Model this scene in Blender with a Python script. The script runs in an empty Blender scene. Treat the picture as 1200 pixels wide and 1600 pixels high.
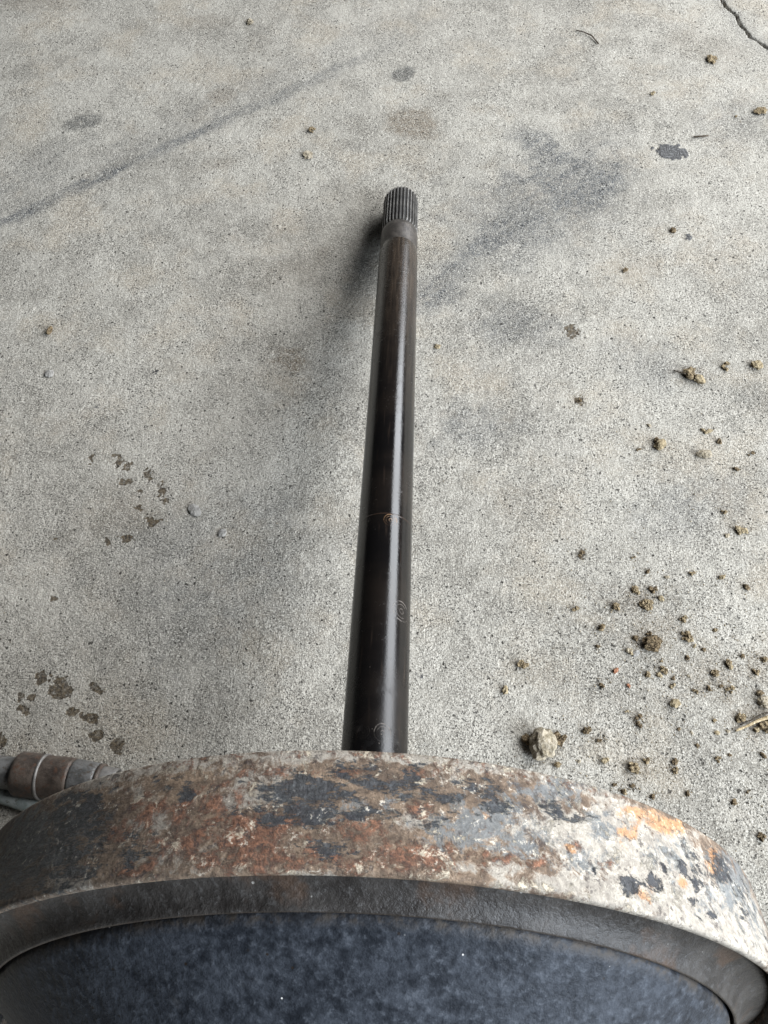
import bpy, bmesh, math, random
import numpy as np
from mathutils import Vector, Matrix, noise as mnoise

# ------------------------------------------------------------------ camera
scene = bpy.context.scene
U = 0.019                                   # working length unit in metres
FPX = 1350.0                                # focal length in pixels of a 1200x1600 picture
CAM = Vector((0.02869676, -0.03062684, 0.5788542))
CR = Matrix(((0.998521188, 0.0, 0.0543639313),
             (0.0272683474, 0.865106076, -0.500847196),
             (-0.0470305673, 0.501588952, 0.863826747)))   # columns: right, up, back
cam_data = bpy.data.cameras.new('camera')
cam = bpy.data.objects.new('camera', cam_data)
scene.collection.objects.link(cam)
cam.matrix_world = Matrix.Translation(CAM) @ CR.to_4x4()
cam_data.sensor_fit = 'VERTICAL'
cam_data.sensor_height = 24.0
cam_data.lens = 24.0 * FPX / 1600.0
cam_data.clip_start = 0.01
cam_data.clip_end = 200.0
scene.camera = cam

# ------------------------------------------------------------------ light: dim shed, wide opening on the right
world = bpy.data.worlds.new('World')
scene.world = world
world.use_nodes = True
bg = world.node_tree.nodes['Background']
bg.inputs[0].default_value = (0.90, 0.94, 1.0, 1)
bg.inputs[1].default_value = 0.035
ld = bpy.data.lights.new('open_doorway_light', 'AREA')
ld.shape = 'RECTANGLE'
ld.size = 6.2
ld.size_y = 1.55
ld.energy = 318.0
ld.color = (0.92, 0.955, 1.0)
lamp = bpy.data.objects.new('open_doorway_light', ld)
scene.collection.objects.link(lamp)
lamp.location = (2.0, 2.1, 1.5)
_z = (Vector(lamp.location) - Vector((0.0, 2.1, 0.10))).normalized()
_x = Vector((0, 1, 0))
_y = _z.cross(_x).normalized()
lamp.rotation_euler = Matrix((_x, _y, _z)).transposed().to_euler()
ld2 = bpy.data.lights.new('rear_fill_light', 'AREA')  # added fill from an unseen source, brightens ring and right of drum face
ld2.shape = 'RECTANGLE'
ld2.size = 1.2
ld2.size_y = 1.0
ld2.energy = 125.0
ld2.color = (0.78, 0.88, 1.0)
lamp2 = bpy.data.objects.new('rear_fill_light', ld2)
scene.collection.objects.link(lamp2)
lamp2.location = (2.1, -1.25, 1.15)
lamp2.rotation_euler = (Vector((0, 0, 0.15)) - Vector(lamp2.location)).to_track_quat('-Z', 'Y').to_euler()
scene.view_settings.view_transform = 'Standard'
scene.view_settings.look = 'None'
scene.view_settings.gamma = 1.0
scene.view_settings.use_curve_mapping = False
scene.view_settings.exposure = 0.0
scene.render.engine = 'CYCLES'
scene.cycles.max_bounces = 5
scene.cycles.diffuse_bounces = 2
scene.cycles.glossy_bounces = 3
scene.cycles.transmission_bounces = 0

# ------------------------------------------------------------------ helpers
rng = random.Random(7)
nrng = np.random.default_rng(11)
COL = scene.collection


def ray(px, py):
    return CR @ Vector(((px - 600) / FPX, (800 - py) / FPX, -1.0))


def gnd(px, py, z=0.0):
    d = ray(px, py)
    t = (z - CAM.z) / d.z
    return CAM + d * t


def mpp(px, py):
    """metres on the floor that one photo pixel covers at this place"""
    return (CAM.z / -ray(px, py).z) / FPX


AX = -12.852313177961081 * math.pi / 180     # the shaft dips away from the drum
P = Vector((0, 0, 0.158514624))              # axis point in the plane of the drum's back edge
S = Vector((0, 0.97494667, -0.22243875))
V = Vector((0, 0.222438753, 0.974946666))
RM, AM = 8.79, -1.92                         # rim radius and axial place of its front edge (units of U)


def on_axis_cyl(px, py, r):
    """photo pixel -> (angle, axial position in U) on a cylinder of radius r about the axle"""
    d = ray(px, py)
    c = CAM - P
    dd = d - S * d.dot(S)
    cc = c - S * c.dot(S)
    A, B, D = dd.dot(dd), 2 * dd.dot(cc), cc.dot(cc) - r * r
    q = B * B - 4 * A * D
    if q < 0:
        q = 0
    X = c + d * ((-B - math.sqrt(q)) / (2 * A))
    return math.atan2(X.x, X.dot(V)), X.dot(S) / U


def link(name, mesh, mat=None, parent=None, smooth=True):
    o = bpy.data.objects.new(name, mesh)
    COL.objects.link(o)
    if mat is not None and not mesh.materials:
        mesh.materials.append(mat)
    if smooth:
        mesh.polygons.foreach_set('use_smooth', [True] * len(mesh.polygons))
    if parent is not None:
        o.parent = parent
    return o


def tag(o, label=None, cat=None, group=None, kind=None):
    if label:
        o['label'] = label
    if cat:
        o['category'] = cat
    if group:
        o['group'] = group
    if kind:
        o['kind'] = kind
    return o


def vnoise(x, y, seed=0):
    """smooth 2D value noise in 0..1 for numpy arrays"""
    tab = np.random.default_rng(seed).random((256, 256))
    xi, yi = np.floor(x).astype(int), np.floor(y).astype(int)
    fx, fy = x - xi, y - yi
    fx, fy = fx * fx * (3 - 2 * fx), fy * fy * (3 - 2 * fy)
    a, b = tab[xi & 255, yi & 255], tab[(xi + 1) & 255, yi & 255]
    c, d = tab[xi & 255, (yi + 1) & 255], tab[(xi + 1) & 255, (yi + 1) & 255]
    return (a * (1 - fx) + b * fx) * (1 - fy) + (c * (1 - fx) + d * fx) * fy


def fnoise(x, y, seed=0, oct=4):
    s, a, t = 0, 1.0, 0
    for k in range(oct):
        s = s + a * vnoise(x * 2 ** k + 17.3 * k, y * 2 ** k - 9.1 * k, seed + k)
        t += a
        a *= 0.55
    return s / t


def sstep(e0, e1, x):
    t = np.clip((x - e0) / (e1 - e0), 0, 1)
    return t * t * (3 - 2 * t)


class Nodes:
    def __init__(self, name):
        self.mat = bpy.data.materials.new(name)
        self.mat.use_nodes = True
        self.t = self.mat.node_tree
        self.b = self.t.nodes['Principled BSDF']

    def put(self, sock, v):
        if isinstance(v, bpy.types.NodeSocket):
            self.t.links.new(v, sock)
        elif v is not None:
            if sock.type == 'RGBA' and len(v) == 3:
                v = (*v, 1)
            sock.default_value = v

    def node(self, kind, ins=None, **props):
        n = self.t.nodes.new(kind)
        for k, v in props.items():
            setattr(n, k, v)
        for k, v in (ins or {}).items():
            self.put(n.inputs[k], v)
        return n

    def m(self, op, a, b=None, c=None, clamp=False):
        n = self.node('ShaderNodeMath', operation=op, use_clamp=clamp)
        for i, v in enumerate((a, b, c)):
            self.put(n.inputs[i], v)
        return n.outputs[0]

    def obj(self):
        return self.node('ShaderNodeTexCoord').outputs['Object']

    def uv(self):
        return self.node('ShaderNodeTexCoord').outputs['UV']

    def attr(self, name):
        return self.node('ShaderNodeAttribute', attribute_name=name).outputs['Fac']

    def scale(self, vec, s):
        return self.node('ShaderNodeVectorMath', {0: vec, 1: s}, operation='MULTIPLY').outputs[0]

    def noise(self, vec, scale, detail=3, rough=0.55, dist=0.0):
        return self.node('ShaderNodeTexNoise', {'Vector': vec, 'Scale': scale, 'Detail': detail,
                                                'Roughness': rough, 'Distortion': dist}).outputs['Fac']

    def voro(self, vec, scale, feature='F1', out='Distance', rnd=1.0):
        return self.node('ShaderNodeTexVoronoi', {'Vector': vec, 'Scale': scale, 'Randomness': rnd},
                         feature=feature).outputs[out]

    def step(self, x, lo, hi, a=0.0, b=1.0):
        return self.node('ShaderNodeMapRange', {0: x, 1: lo, 2: hi, 3: a, 4: b},
                         interpolation_type='SMOOTHSTEP').outputs[0]

    def mix(self, f, a, b, mode='MIX'):
        n = self.node('ShaderNodeMix', data_type='RGBA', blend_type=mode)
        self.put(n.inputs[0], f)
        self.put(n.inputs[6], a)
        self.put(n.inputs[7], b)
        return n.outputs[2]

    def bump(self, h, dist, strength=1.0, normal=None):
        n = self.node('ShaderNodeBump', {'Strength': strength, 'Distance': dist, 'Height': h})
        if normal is not None:
            self.put(n.inputs['Normal'], normal)
        return n.outputs[0]

    def done(self, color=None, rough=None, metal=None, normal=None, spec=None):
        for k, v in (('Base Color', color), ('Roughness', rough), ('Metallic', metal),
                     ('Normal', normal), ('Specular IOR Level', spec)):
            if v is not None:
                self.put(self.b.inputs[k], v)
        return self.mat


# ------------------------------------------------------------------ concrete floor
def concrete_material():
    N = Nodes('weathered_concrete')
    o = N.obj()
    big = N.noise(o, 5.0, 2, 0.6)
    mid = N.noise(o, 38.0, 4, 0.65)
    grain = N.noise(o, 420.0, 3, 0.65)
    fine = N.noise(o, 950.0, 2, 0.6)
    col = N.mix(N.step(N.noise(o, 7.5, 5, 0.68), 0.38, 0.62), (0.290, 0.270, 0.235), (0.46, 0.434, 0.385))
    col = N.mix(N.step(mid, 0.42, 0.62, 0.0, 0.55), col, (0.50, 0.472, 0.42))
    col = N.mix(N.step(N.noise(o, 75.0, 5, 0.7), 0.50, 0.36, 0.0, 0.40), col, (0.25, 0.235, 0.205))
    warm = N.step(N.noise(o, 13.0, 4, 0.65), 0.48, 0.66, 0.0, 0.55)
    col = N.mix(warm, col, (0.42, 0.362, 0.285))
    # rubbed-in dirt clings to the grain; the grey also holds painted shade
    sn = N.m('ADD', N.m('MULTIPLY', N.noise(o, 130.0, 5, 0.75), 0.5), N.m('MULTIPLY', grain, 0.5))
    sb = N.m('MULTIPLY', N.attr('smear_blue'), N.step(sn, 0.38, 0.56, 0.40, 1.0))
    col = N.mix(sb, col, (0.085, 0.090, 0.098))
    sg = N.m('MULTIPLY', N.attr('grey_smear_shade'), N.step(sn, 0.38, 0.56, 0.45, 1.0))
    col = N.mix(sg, col, (0.080, 0.079, 0.075))
    sw = N.m('MULTIPLY', N.attr('smear_brown'), N.step(sn, 0.38, 0.58, 0.3, 1.0))
    col = N.mix(sw, col, (0.20, 0.158, 0.112))
    # sand grains and pits: speckle of several sizes whose strength drifts from place to place
    drift = N.step(N.noise(o, 24.0, 4, 0.65), 0.36, 0.64, 0.35, 1.0)
    coarse = N.noise(o, 260.0, 5, 0.75, 0.4)
    dots = N.noise(o, 640.0, 2, 0.6)
    col = N.mix(N.m('MULTIPLY', N.step(fine, 0.52, 0.62), 0.55), col, (0.74, 0.71, 0.645))
    col = N.mix(N.m('MULTIPLY', N.step(coarse, 0.54, 0.64), 0.55), col, (0.66, 0.63, 0.56))
    col = N.mix(N.m('MULTIPLY', N.m('MULTIPLY', N.step(coarse, 0.46, 0.36), drift), 0.50), col, (0.15, 0.138, 0.118))
    dk1 = N.m('MULTIPLY', N.m('MULTIPLY', N.step(dots, 0.44, 0.35), drift), 0.88)
    col = N.mix(dk1, col, (0.075, 0.070, 0.062))
    dk2 = N.m('MULTIPLY', N.m('MULTIPLY', N.step(fine, 0.45, 0.36), drift), 0.62)
    col = N.mix(dk2, col, (0.10, 0.094, 0.083))
    wv = N.node('ShaderNodeVectorMath', {0: o, 1: N.scale(N.node('ShaderNodeTexNoise', {'Vector': o, 'Scale': 500.0}).outputs['Color'], (0.003, 0.003, 0.003))},
                operation='ADD').outputs[0]
    pit = N.m('MULTIPLY', N.step(N.voro(wv, 210.0), 0.24, 0.13), N.step(N.noise(o, 130.0, 2), 0.52, 0.57))
    pit2 = N.m('MULTIPLY', N.step(N.voro(wv, 95.0), 0.13, 0.08), N.step(N.noise(o, 60.0, 2), 0.55, 0.60))
    pit = N.m('MAXIMUM', pit, pit2)
    col = N.mix(N.m('MULTIPLY', pit, 0.88), col, (0.048, 0.043, 0.036))
    col = N.mix(1.0, col, (0.775, 0.762, 0.735), 'MULTIPLY')
    # chips with a crisp edge, filled with dirt, and tar
    tn = N.m('ADD', N.attr('chip'), N.m('MULTIPLY', N.m('SUBTRACT', N.noise(o, 260.0, 3, 0.7), 0.5), 1.1))
    chip = N.m('MULTIPLY', N.step(tn, 0.46, 0.60), N.step(coarse, 0.36, 0.50, 0.45, 1.0))
    col = N.mix(N.m('MULTIPLY', chip, 0.88), col, N.mix(N.step(grain, 0.35, 0.65), (0.024, 0.016, 0.009), (0.100, 0.071, 0.038)))
    tt = N.m('ADD', N.attr('tar'), N.m('MULTIPLY', N.m('SUBTRACT', N.noise(o, 330.0, 3, 0.7), 0.5), 0.9))
    tar = N.step(tt, 0.45, 0.60)
    col = N.mix(N.m('MULTIPLY', tar, 0.92), col, N.mix(N.step(grain, 0.5, 0.7), (0.030, 0.030, 0.032), (0.14, 0.14, 0.14)))
    h = N.m('ADD', N.m('MULTIPLY', grain, 1.0), N.m('MULTIPLY', fine, 0.45))
    h = N.m('SUBTRACT', h, N.m('MULTIPLY', pit, 0.9))
    h = N.m('SUBTRACT', h, N.m('MULTIPLY', dk1, 0.6))
    h = N.m('ADD', h, N.m('MULTIPLY', mid, 0.5))
    h = N.m('SUBTRACT', h, N.m('MULTIPLY', chip, 0.12))
    rough = N.m('SUBTRACT', 0.93, N.m('MULTIPLY', tar, 0.45))
    return N.done(col, rough, 0.0, N.bump(h, 0.0011, 1.0), 0.3)


def stretch(core, outer, n_out):
    """dense core coordinates continued outwards with growing steps"""
    a, b = core[0], core[-1]
    k = np.linspace(0, 1, n_out + 1)[1:] ** 2.6
    return np.concatenate([(a - outer * k)[::-1], core, b + outer * k])


def build_floor():
    gx = stretch(np.linspace(-0.52, 0.60, 820), 9.0, 26)
    gy = stretch(np.linspace(-0.10, 1.12, 860), 9.0, 26)
    X, Y = np.meshgrid(gx, gy)
    nx, ny = len(gx), len(gy)

    def ell(px, py, rx, ry, ang=0.0, wob=0.25, freq=60.0, seed=1):
        """ellipse given in photo pixels, laid on the floor; 1 at the centre, 0 at the edge"""
        c = gnd(px, py)
        ca, sa = math.cos(math.radians(ang)), math.sin(math.radians(ang))
        e1 = gnd(px + rx * ca, py - rx * sa) - c
        e2 = gnd(px + ry * sa, py + ry * ca) - c
        M = np.linalg.inv(np.array([[e1.x, e2.x], [e1.y, e2.y]]))
        dx, dy = X - c.x, Y - c.y
        a, b = M[0, 0] * dx + M[0, 1] * dy, M[1, 0] * dx + M[1, 1] * dy
        d = np.sqrt(a * a + b * b)
        near = d < 3
        w = np.zeros_like(d)
        if near.any():
            nz = fnoise(X[near] * freq, Y[near] * freq, seed, 3) - 0.5
            w[near] = np.clip(1 - d[near] + nz * wob * 2, 0, 1)
        return w

    blue = np.zeros_like(X)
    grey = np.zeros_like(X)
    brown = np.zeros_like(X)
    chip = np.zeros_like(X)
    tar = np.zeros_like(X)

    def put(arr, k, *a, **kw):
        soft = kw.pop('soft', (0.0, 0.8))
        np.maximum(arr, k * sstep(soft[0], soft[1], ell(*a, **kw)), out=arr)

    sd = gnd(960, 270) - gnd(690, 450)
    sl = math.hypot(sd.x, sd.y)
    along, across = (X * sd.x + Y * sd.y) / sl, (X * sd.y - Y * sd.x) / sl
    streak = sstep(0.34, 0.66, 0.6 * fnoise(along * 14, across * 120, 101, 4) + 0.4 * fnoise(along * 60, across * 300, 105, 3))
    # blue grey smears and broad darker areas
    put(blue, 0.85, 890, 285, 120, 78, 14, wob=0.45, seed=3)
    put(blue, 0.75, 930, 275, 75, 50, -25, wob=0.4, seed=4)
    put(blue, 0.55, 840, 225, 80, 28, -22, wob=0.4, seed=5)
    put(blue, 0.72, 790, 360, 125, 50, 30, wob=0.4, seed=6)
    put(blue, 0.62, 700, 440, 100, 45, 42, wob=0.4, seed=7)
    put(blue, 0.40, 745, 665, 110, 60, 5, wob=0.4, seed=8)
    put(blue, 0.45, 725, 672, 45, 26, 0, wob=0.4, seed=9)
    put(blue, 0.40, 800, 505, 130, 55, -8, wob=0.4, seed=10)
    put(blue, 0.30, 1010, 570, 110, 60, -15, wob=0.4, seed=11)
    put(blue, 0.35, 1080, 790, 130, 80, 10, wob=0.4, seed=12)
    put(grey, 0.50, 1180, 620, 60, 32, -20, wob=0.4, seed=13)
    put(blue, 0.25, 1160, 190, 120, 60, 0, wob=0.4, seed=14)
    put(blue, 0.46, 840, 310, 250, 130, 26, wob=0.4, seed=17)
    put(blue, 0.25, 330, 900, 260, 200, 20, wob=0.4, seed=18)  # broad faint darkening over the lower left floor
    # long tyre smear across the upper left
    for k in range(15):
        f = k / 14
        put(blue, (0.60 + 0.10 * math.sin(k * 2.1)) * (1 - 0.5 * f * f), 5 + 600 * f, 345 - 272 * f, 62, 10 + 6 * math.sin(k * 1.7) ** 2,
            24.5, wob=0.35, seed=20 + k)
        put(blue, 0.22 * (1 - 0.5 * f), 0 + 560 * f, 325 - 262 * f, 80, 34, 24.5, wob=0.4, seed=60 + k)
    put(blue, 0.28, 60, 260, 150, 46, 24, wob=0.4, seed=80)
    put(blue, 0.24, 235, 225, 170, 40, 22, wob=0.4, seed=81)
    blue *= 1.0 + 0.8 * streak
    np.clip(blue, 0, 1, out=blue)
    put(blue, 0.62, 958, 290, 44, 24, 28, wob=0.5, seed=15)
    put(blue, 0.55, 905, 262, 60, 22, -18, wob=0.5, seed=16)
    # grey and brown spots, and painted shade beside the shaft tip
    put(grey, 0.95, 127, 191, 46, 14, 14, wob=0.3, seed=30, soft=(0.0, 0.45))
    put(grey, 0.95, 143, 187, 22, 12, 20, wob=0.3, seed=31, soft=(0.0, 0.45))
    put(grey, 1.0, 631, 115, 23, 13, 15, wob=0.3, seed=32, soft=(0.0, 0.45))
    put(brown, 0.95, 645, 190, 50, 32, -8, wob=0.3, seed=33, soft=(0.0, 0.45))
    put(brown, 0.60, 347, 148, 32, 13, 5, wob=0.3, seed=34, soft=(0.0, 0.45))
    put(brown, 0.45, 345, 255, 48, 16, 10, wob=0.4, seed=35)
    put(brown, 0.40, 325, 35, 50, 18, 0, wob=0.4, seed=36)
    put(brown, 0.50, 60, 5, 90, 18, 0, wob=0.4, seed=37)
    put(brown, 0.35, 1100, 75, 90, 45, -20, wob=0.4, seed=38)
    put(brown, 1.0, 452, 563, 40, 27, -25, wob=0.6, freq=160, seed=39)
    put(brown, 0.30, 455, 420, 90, 45, 20, wob=0.4, seed=40)
    put(brown, 0.35, 1000, 420, 60, 40, 0, wob=0.4, seed=41)
    put(grey, 0.45, 560, 440, 40, 55, 10, wob=0.4, seed=42)  # shaft's soft shadow near its tip, painted into the floor colour
    put(brown, 0.30, 820, 800, 90, 70, 0, wob=0.4, seed=43)
    put(brown, 0.45, 195, 800, 110, 60, 10, wob=0.4, seed=44)
    # soil dust round the clods
    for k, (px, py, rx, ry) in enumerate(((1020, 990, 75, 50), (1110, 1065, 90, 50), (1180, 1128, 60, 45), (852, 1168, 48, 36), (995, 1200, 50, 30),
                                          (1082, 588, 40, 22), (1000, 935, 80, 30), (1190, 1040, 40, 30))):
        put(brown, 0.55, px, py, rx, ry, 0, wob=0.6, freq=140, seed=200 + k)
    # dirt-filled chips, lower left
    for px, py, rx, ry, an in ((93, 1075, 19, 20, 30), (65, 1060, 9, 12, -30), (152, 1077, 14, 7, -35), (112, 1113, 10, 9, 0),
                               (140, 1122, 17, 9, -25), (149, 1150, 13, 10, 30), (184, 1166, 12, 13, 0), (36, 1107, 8, 11, 60),
                               (31, 1087, 6, 8, 0), (49, 1090, 7, 5, 30), (2, 1155, 9, 14, 0), (215, 1206, 6, 5, 0)):
        put(chip, 0.95, px, py, rx * 1.35, ry * 1.35, an, wob=0.5, freq=330, seed=int(px * 7 + py), soft=(0.0, 0.6))
    for px, py, rx, ry in ((186, 722, 9, 13), (200, 728, 10, 8), (232, 740, 9, 12), (196, 752, 12, 7), (252, 765, 9, 16), (216, 793, 14, 7),
                           (258, 782, 7, 9), (237, 815, 17, 10), (196, 842, 15, 8), (168, 846, 8, 7), (143, 715, 7, 12), (80, 842, 10, 5),
                           (220, 768, 8, 6), (85, 936, 9, 5), (180, 712, 8, 6), (892, 518, 17, 15), (904, 626, 13, 10), (908, 866, 9, 10)):
        put(chip, 0.72, px, py, rx * 1.3, ry * 1.3, 0, wob=0.7, freq=420, seed=int(px * 5 + py), soft=(0.0, 0.7))
    put(tar, 0.98, 1047, 237, 34, 18, -3, wob=0.35, freq=220, seed=50, soft=(0.0, 0.5))
    put(tar, 0.62, 1075, 371, 12, 9, 0, wob=0.4, freq=220, seed=51, soft=(0.0, 0.7))
    put(tar, 0.55, 242, 582, 16, 8, 0, wob=0.6, freq=320, seed=52, soft=(0.0, 0.7))
    put(tar, 0.50, 152, 636, 12, 7, 0, wob=0.6, freq=320, seed=53, soft=(0.0, 0.7))
    put(tar, 0.50, 655, 1055, 12, 14, 0, wob=0.6, freq=320, seed=54, soft=(0.0, 0.7))
    put(tar, 0.45, 590, 470, 10, 8, 0, wob=0.6, freq=320, seed=55, soft=(0.0, 0.7))

    Z = 0.0011 * (fnoise(X * 9, Y * 9, 70, 3) - 0.5) + 0.0007 * (fnoise(X * 45, Y * 45, 73, 3) - 0.5)
    Z += 0.0007 * (fnoise(X * 260, Y * 260, 76, 2) - 0.5)
    Z -= 0.0003 * sstep(0.42, 0.6, chip)
    Z += 0.0006 * sstep(0.4, 0.6, tar)
    # the crack in the upper right corner
    pts = [gnd(*p) for p in ((1118, -40), (1124, -10), (1133, 10), (1150, 24), (1156, 38), (1166, 48), (1172, 58), (1184, 64), (1200, 76),
                             (1216, 82), (1232, 98), (1260, 112))]
    dmin = np.full_like(X, 9.0)
    for a, b in zip(pts, pts[1:]):
        dx, dy = b.x - a.x, b.y - a.y
        t = np.clip(((X - a.x) * dx + (Y - a.y) * dy) / (dx * dx + dy * dy), 0, 1)
        dmin = np.minimum(dmin, np.hypot(X - a.x - t * dx, Y - a.y - t * dy))
    dmin = dmin + 0.0016 * (fnoise(X * 220, Y * 220, 90, 3) - 0.5)
    crack = sstep(0.0019, 0.0005, dmin)
    Z -= 0.006 * crack
    np.maximum(chip, 0.75 * sstep(0.0020, 0.0008, dmin), out=chip)
    np.maximum(blue, 0.4 * sstep(0.02, 0.0, dmin), out=blue)
    fade = sstep(0.3, 0.05, np.maximum(np.maximum(X - 0.6, -0.52 - X), np.maximum(Y - 1.12, -0.10 - Y)))
    Z *= fade

    co = np.stack([X, Y, Z], -1).reshape(-1, 3).astype(np.float32)
    i = np.arange(nx * ny).reshape(ny, nx)
    q = np.stack([i[:-1, :-1], i[:-1, 1:], i[1:, 1:], i[1:, :-1]], -1).reshape(-1, 4).astype(np.int32)
    me = bpy.data.meshes.new('concrete_floor')
    me.vertices.add(len(co))
    me.vertices.foreach_set('co', co.ravel())
    me.loops.add(q.size)
    me.loops.foreach_set('vertex_index', q.ravel())
    me.polygons.add(len(q))
    me.polygons.foreach_set('loop_start', np.arange(0, q.size, 4, dtype=np.int32))
    me.update(calc_edges=True)
    for nm, arr in (('smear_blue', blue), ('grey_smear_shade', grey), ('smear_brown', brown), ('chip', chip), ('tar', tar)):
        at = me.attributes.new(nm, 'FLOAT', 'POINT')
        at.data.foreach_set('value', arr.ravel().astype(np.float32))
    o = link('concrete_floor', me, concrete_material())
    return tag(o, 'grey pitted concrete floor with smears, chips and a corner crack', None, None, 'structure')


floor = build_floor()

# ------------------------------------------------------------------ metal materials
def shaft_material():
    N = Nodes('oiled_dark_steel')
    o, uv = N.obj(), N.uv()
    st = N.scale(uv, (1.0, 0.06, 1.0))
    streak = N.noise(st, 420.0, 4, 0.6)
    fog = N.noise(o, 22.0, 4, 0.6)
    col = N.mix(N.step(fog, 0.35, 0.7), (0.004, 0.0035, 0.0035), (0.010, 0.0075, 0.006))
    col = N.mix(N.step(streak, 0.55, 0.75, 0.0, 0.6), col, (0.032, 0.022, 0.016))
    sep = N.node('ShaderNodeSeparateXYZ', {0: uv})
    u_, a_ = sep.outputs[0], sep.outputs[1]
    # browner, duller steel towards the splines
    far = N.step(a_, 17 * U, 29 * U)
    col = N.mix(N.m('MULTIPLY', far, N.step(streak, 0.3, 0.7, 0.15, 0.7)), col, (0.060, 0.043, 0.030))
    rough = N.m('ADD', 0.10, N.m('MULTIPLY', N.step(fog, 0.3, 0.75), 0.10))
    rough = N.m('ADD', rough, N.m('MULTIPLY', far, 0.10))
    rough = N.m('ADD', rough, N.step(N.noise(o, 130.0, 4, 0.7), 0.56, 0.70, 0.0, 0.14))
    near = N.step(a_, 10 * U, 5 * U)
    rough = N.m('ADD', rough, N.m('MULTIPLY', near, 0.14))
    # dried drop marks: thin concentric rings
    wob = N.m('MULTIPLY', N.m('SUBTRACT', N.noise(o, 90.0, 2), 0.5), 0.0009)
    rings = None
    for px, py, r0 in ((612, 813, 0.0046), (631, 958, 0.0066), (600, 1145, 0.0050), (566, 1143, 0.0036)):
        th, a = on_axis_cyl(px, py, 0.885 * U)
        dx = N.m('SUBTRACT', u_, th * 0.885 * U)
        dy = N.m('SUBTRACT', a_, a * U)
        d = N.m('ADD', N.m('SQRT', N.m('ADD', N.m('MULTIPLY', dx, dx), N.m('MULTIPLY', dy, dy))), wob)
        for k, amp in ((1.0, 1.0), (0.68, 0.55), (0.25, 0.8)):
            g = N.m('MULTIPLY', N.step(N.m('ABSOLUTE', N.m('SUBTRACT', d, r0 * k)), 0.00042, 0.00012), amp * (0.5 if px == 566 else 1.0))
            rings = g if rings is None else N.m('MAXIMUM', rings, g)
    rings = N.m('MULTIPLY', rings, N.step(N.noise(o, 240.0, 3), 0.38, 0.54, 0.15, 1.0))
    rings = N.m('MULTIPLY', rings, N.step(N.noise(o, 110.0, 2), 0.40, 0.58, 0.08, 1.0))
    rc = N.mix(N.step(N.m('ABSOLUTE', N.m('SUBTRACT', a_, on_axis_cyl(612, 813, 0.885 * U)[1] * U)), 0.03, 0.02), (0.17, 0.145, 0.125), (0.27, 0.15, 0.07))
    col = N.mix(N.m('MULTIPLY', rings, 0.62), col, rc)
    # a scribed line round the shaft, fine scratches and flecks
    th, a = on_axis_cyl(612, 803, 0.885 * U)
    line = N.step(N.m('ABSOLUTE', N.m('SUBTRACT', a_, a * U)), 0.0006, 0.0002)
    col = N.mix(N.m('MULTIPLY', line, 0.5), col, (0.05, 0.028, 0.018))
    sc = N.noise(N.scale(uv, (1.0, 14.0, 1.0)), 90.0, 3, 0.7)
    scr = N.m('MULTIPLY', N.step(sc, 0.66, 0.74), N.step(N.noise(o, 40.0, 2), 0.5, 0.65))
    scr = N.m('MULTIPLY', scr, N.step(a_, 10 * U, 22 * U))
    fl = N.m('MULTIPLY', N.step(N.voro(o, 420.0), 0.16, 0.08), N.step(N.noise(o, 60.0, 2), 0.55, 0.7))
    dust = N.m('MAXIMUM', N.m('MULTIPLY', scr, 0.35), N.m('MULTIPLY', fl, 0.5))
    col = N.mix(dust, col, (0.22, 0.19, 0.16))
    rough = N.m('ADD', rough, N.m('MULTIPLY', N.m('MAXIMUM', dust, rings), 0.3), clamp=True)
    h = N.m('ADD', N.noise(o, 900.0, 3, 0.6), N.m('MULTIPLY', scr, 1.6))
    h = N.m('ADD', h, N.m('MULTIPLY', N.m('MULTIPLY', N.noise(N.scale(uv, (1.0, 5.0, 1.0)), 160.0, 4, 0.7), far), 2.2))
    h = N.m('SUBTRACT', h, N.m('MULTIPLY', line, 1.2))
    return N.done(col, rough, 0.0, N.bump(h, 0.00007, 0.8), 0.46)


def plain_metal(name, c1, c2, scale, rough, metal=0.0, bump=0.0003, dirt=None, spec=0.5):
    N = Nodes(name)
    o = N.obj()
    n1 = N.noise(o, scale, 5, 0.65)
    col = N.mix(N.step(n1, 0.35, 0.65), c1, c2)
    if dirt:
        col = N.mix(N.step(N.noise(o, scale * 3.1, 4, 0.7), 0.52, 0.66, 0.0, 0.8), col, dirt)
    r = N.m('ADD', rough - 0.08, N.m('MULTIPLY', n1, 0.2))
    h = N.noise(o, scale * 7, 4, 0.65)
    return N.done(col, r, metal, N.bump(h, bump, 0.9), spec)


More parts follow.
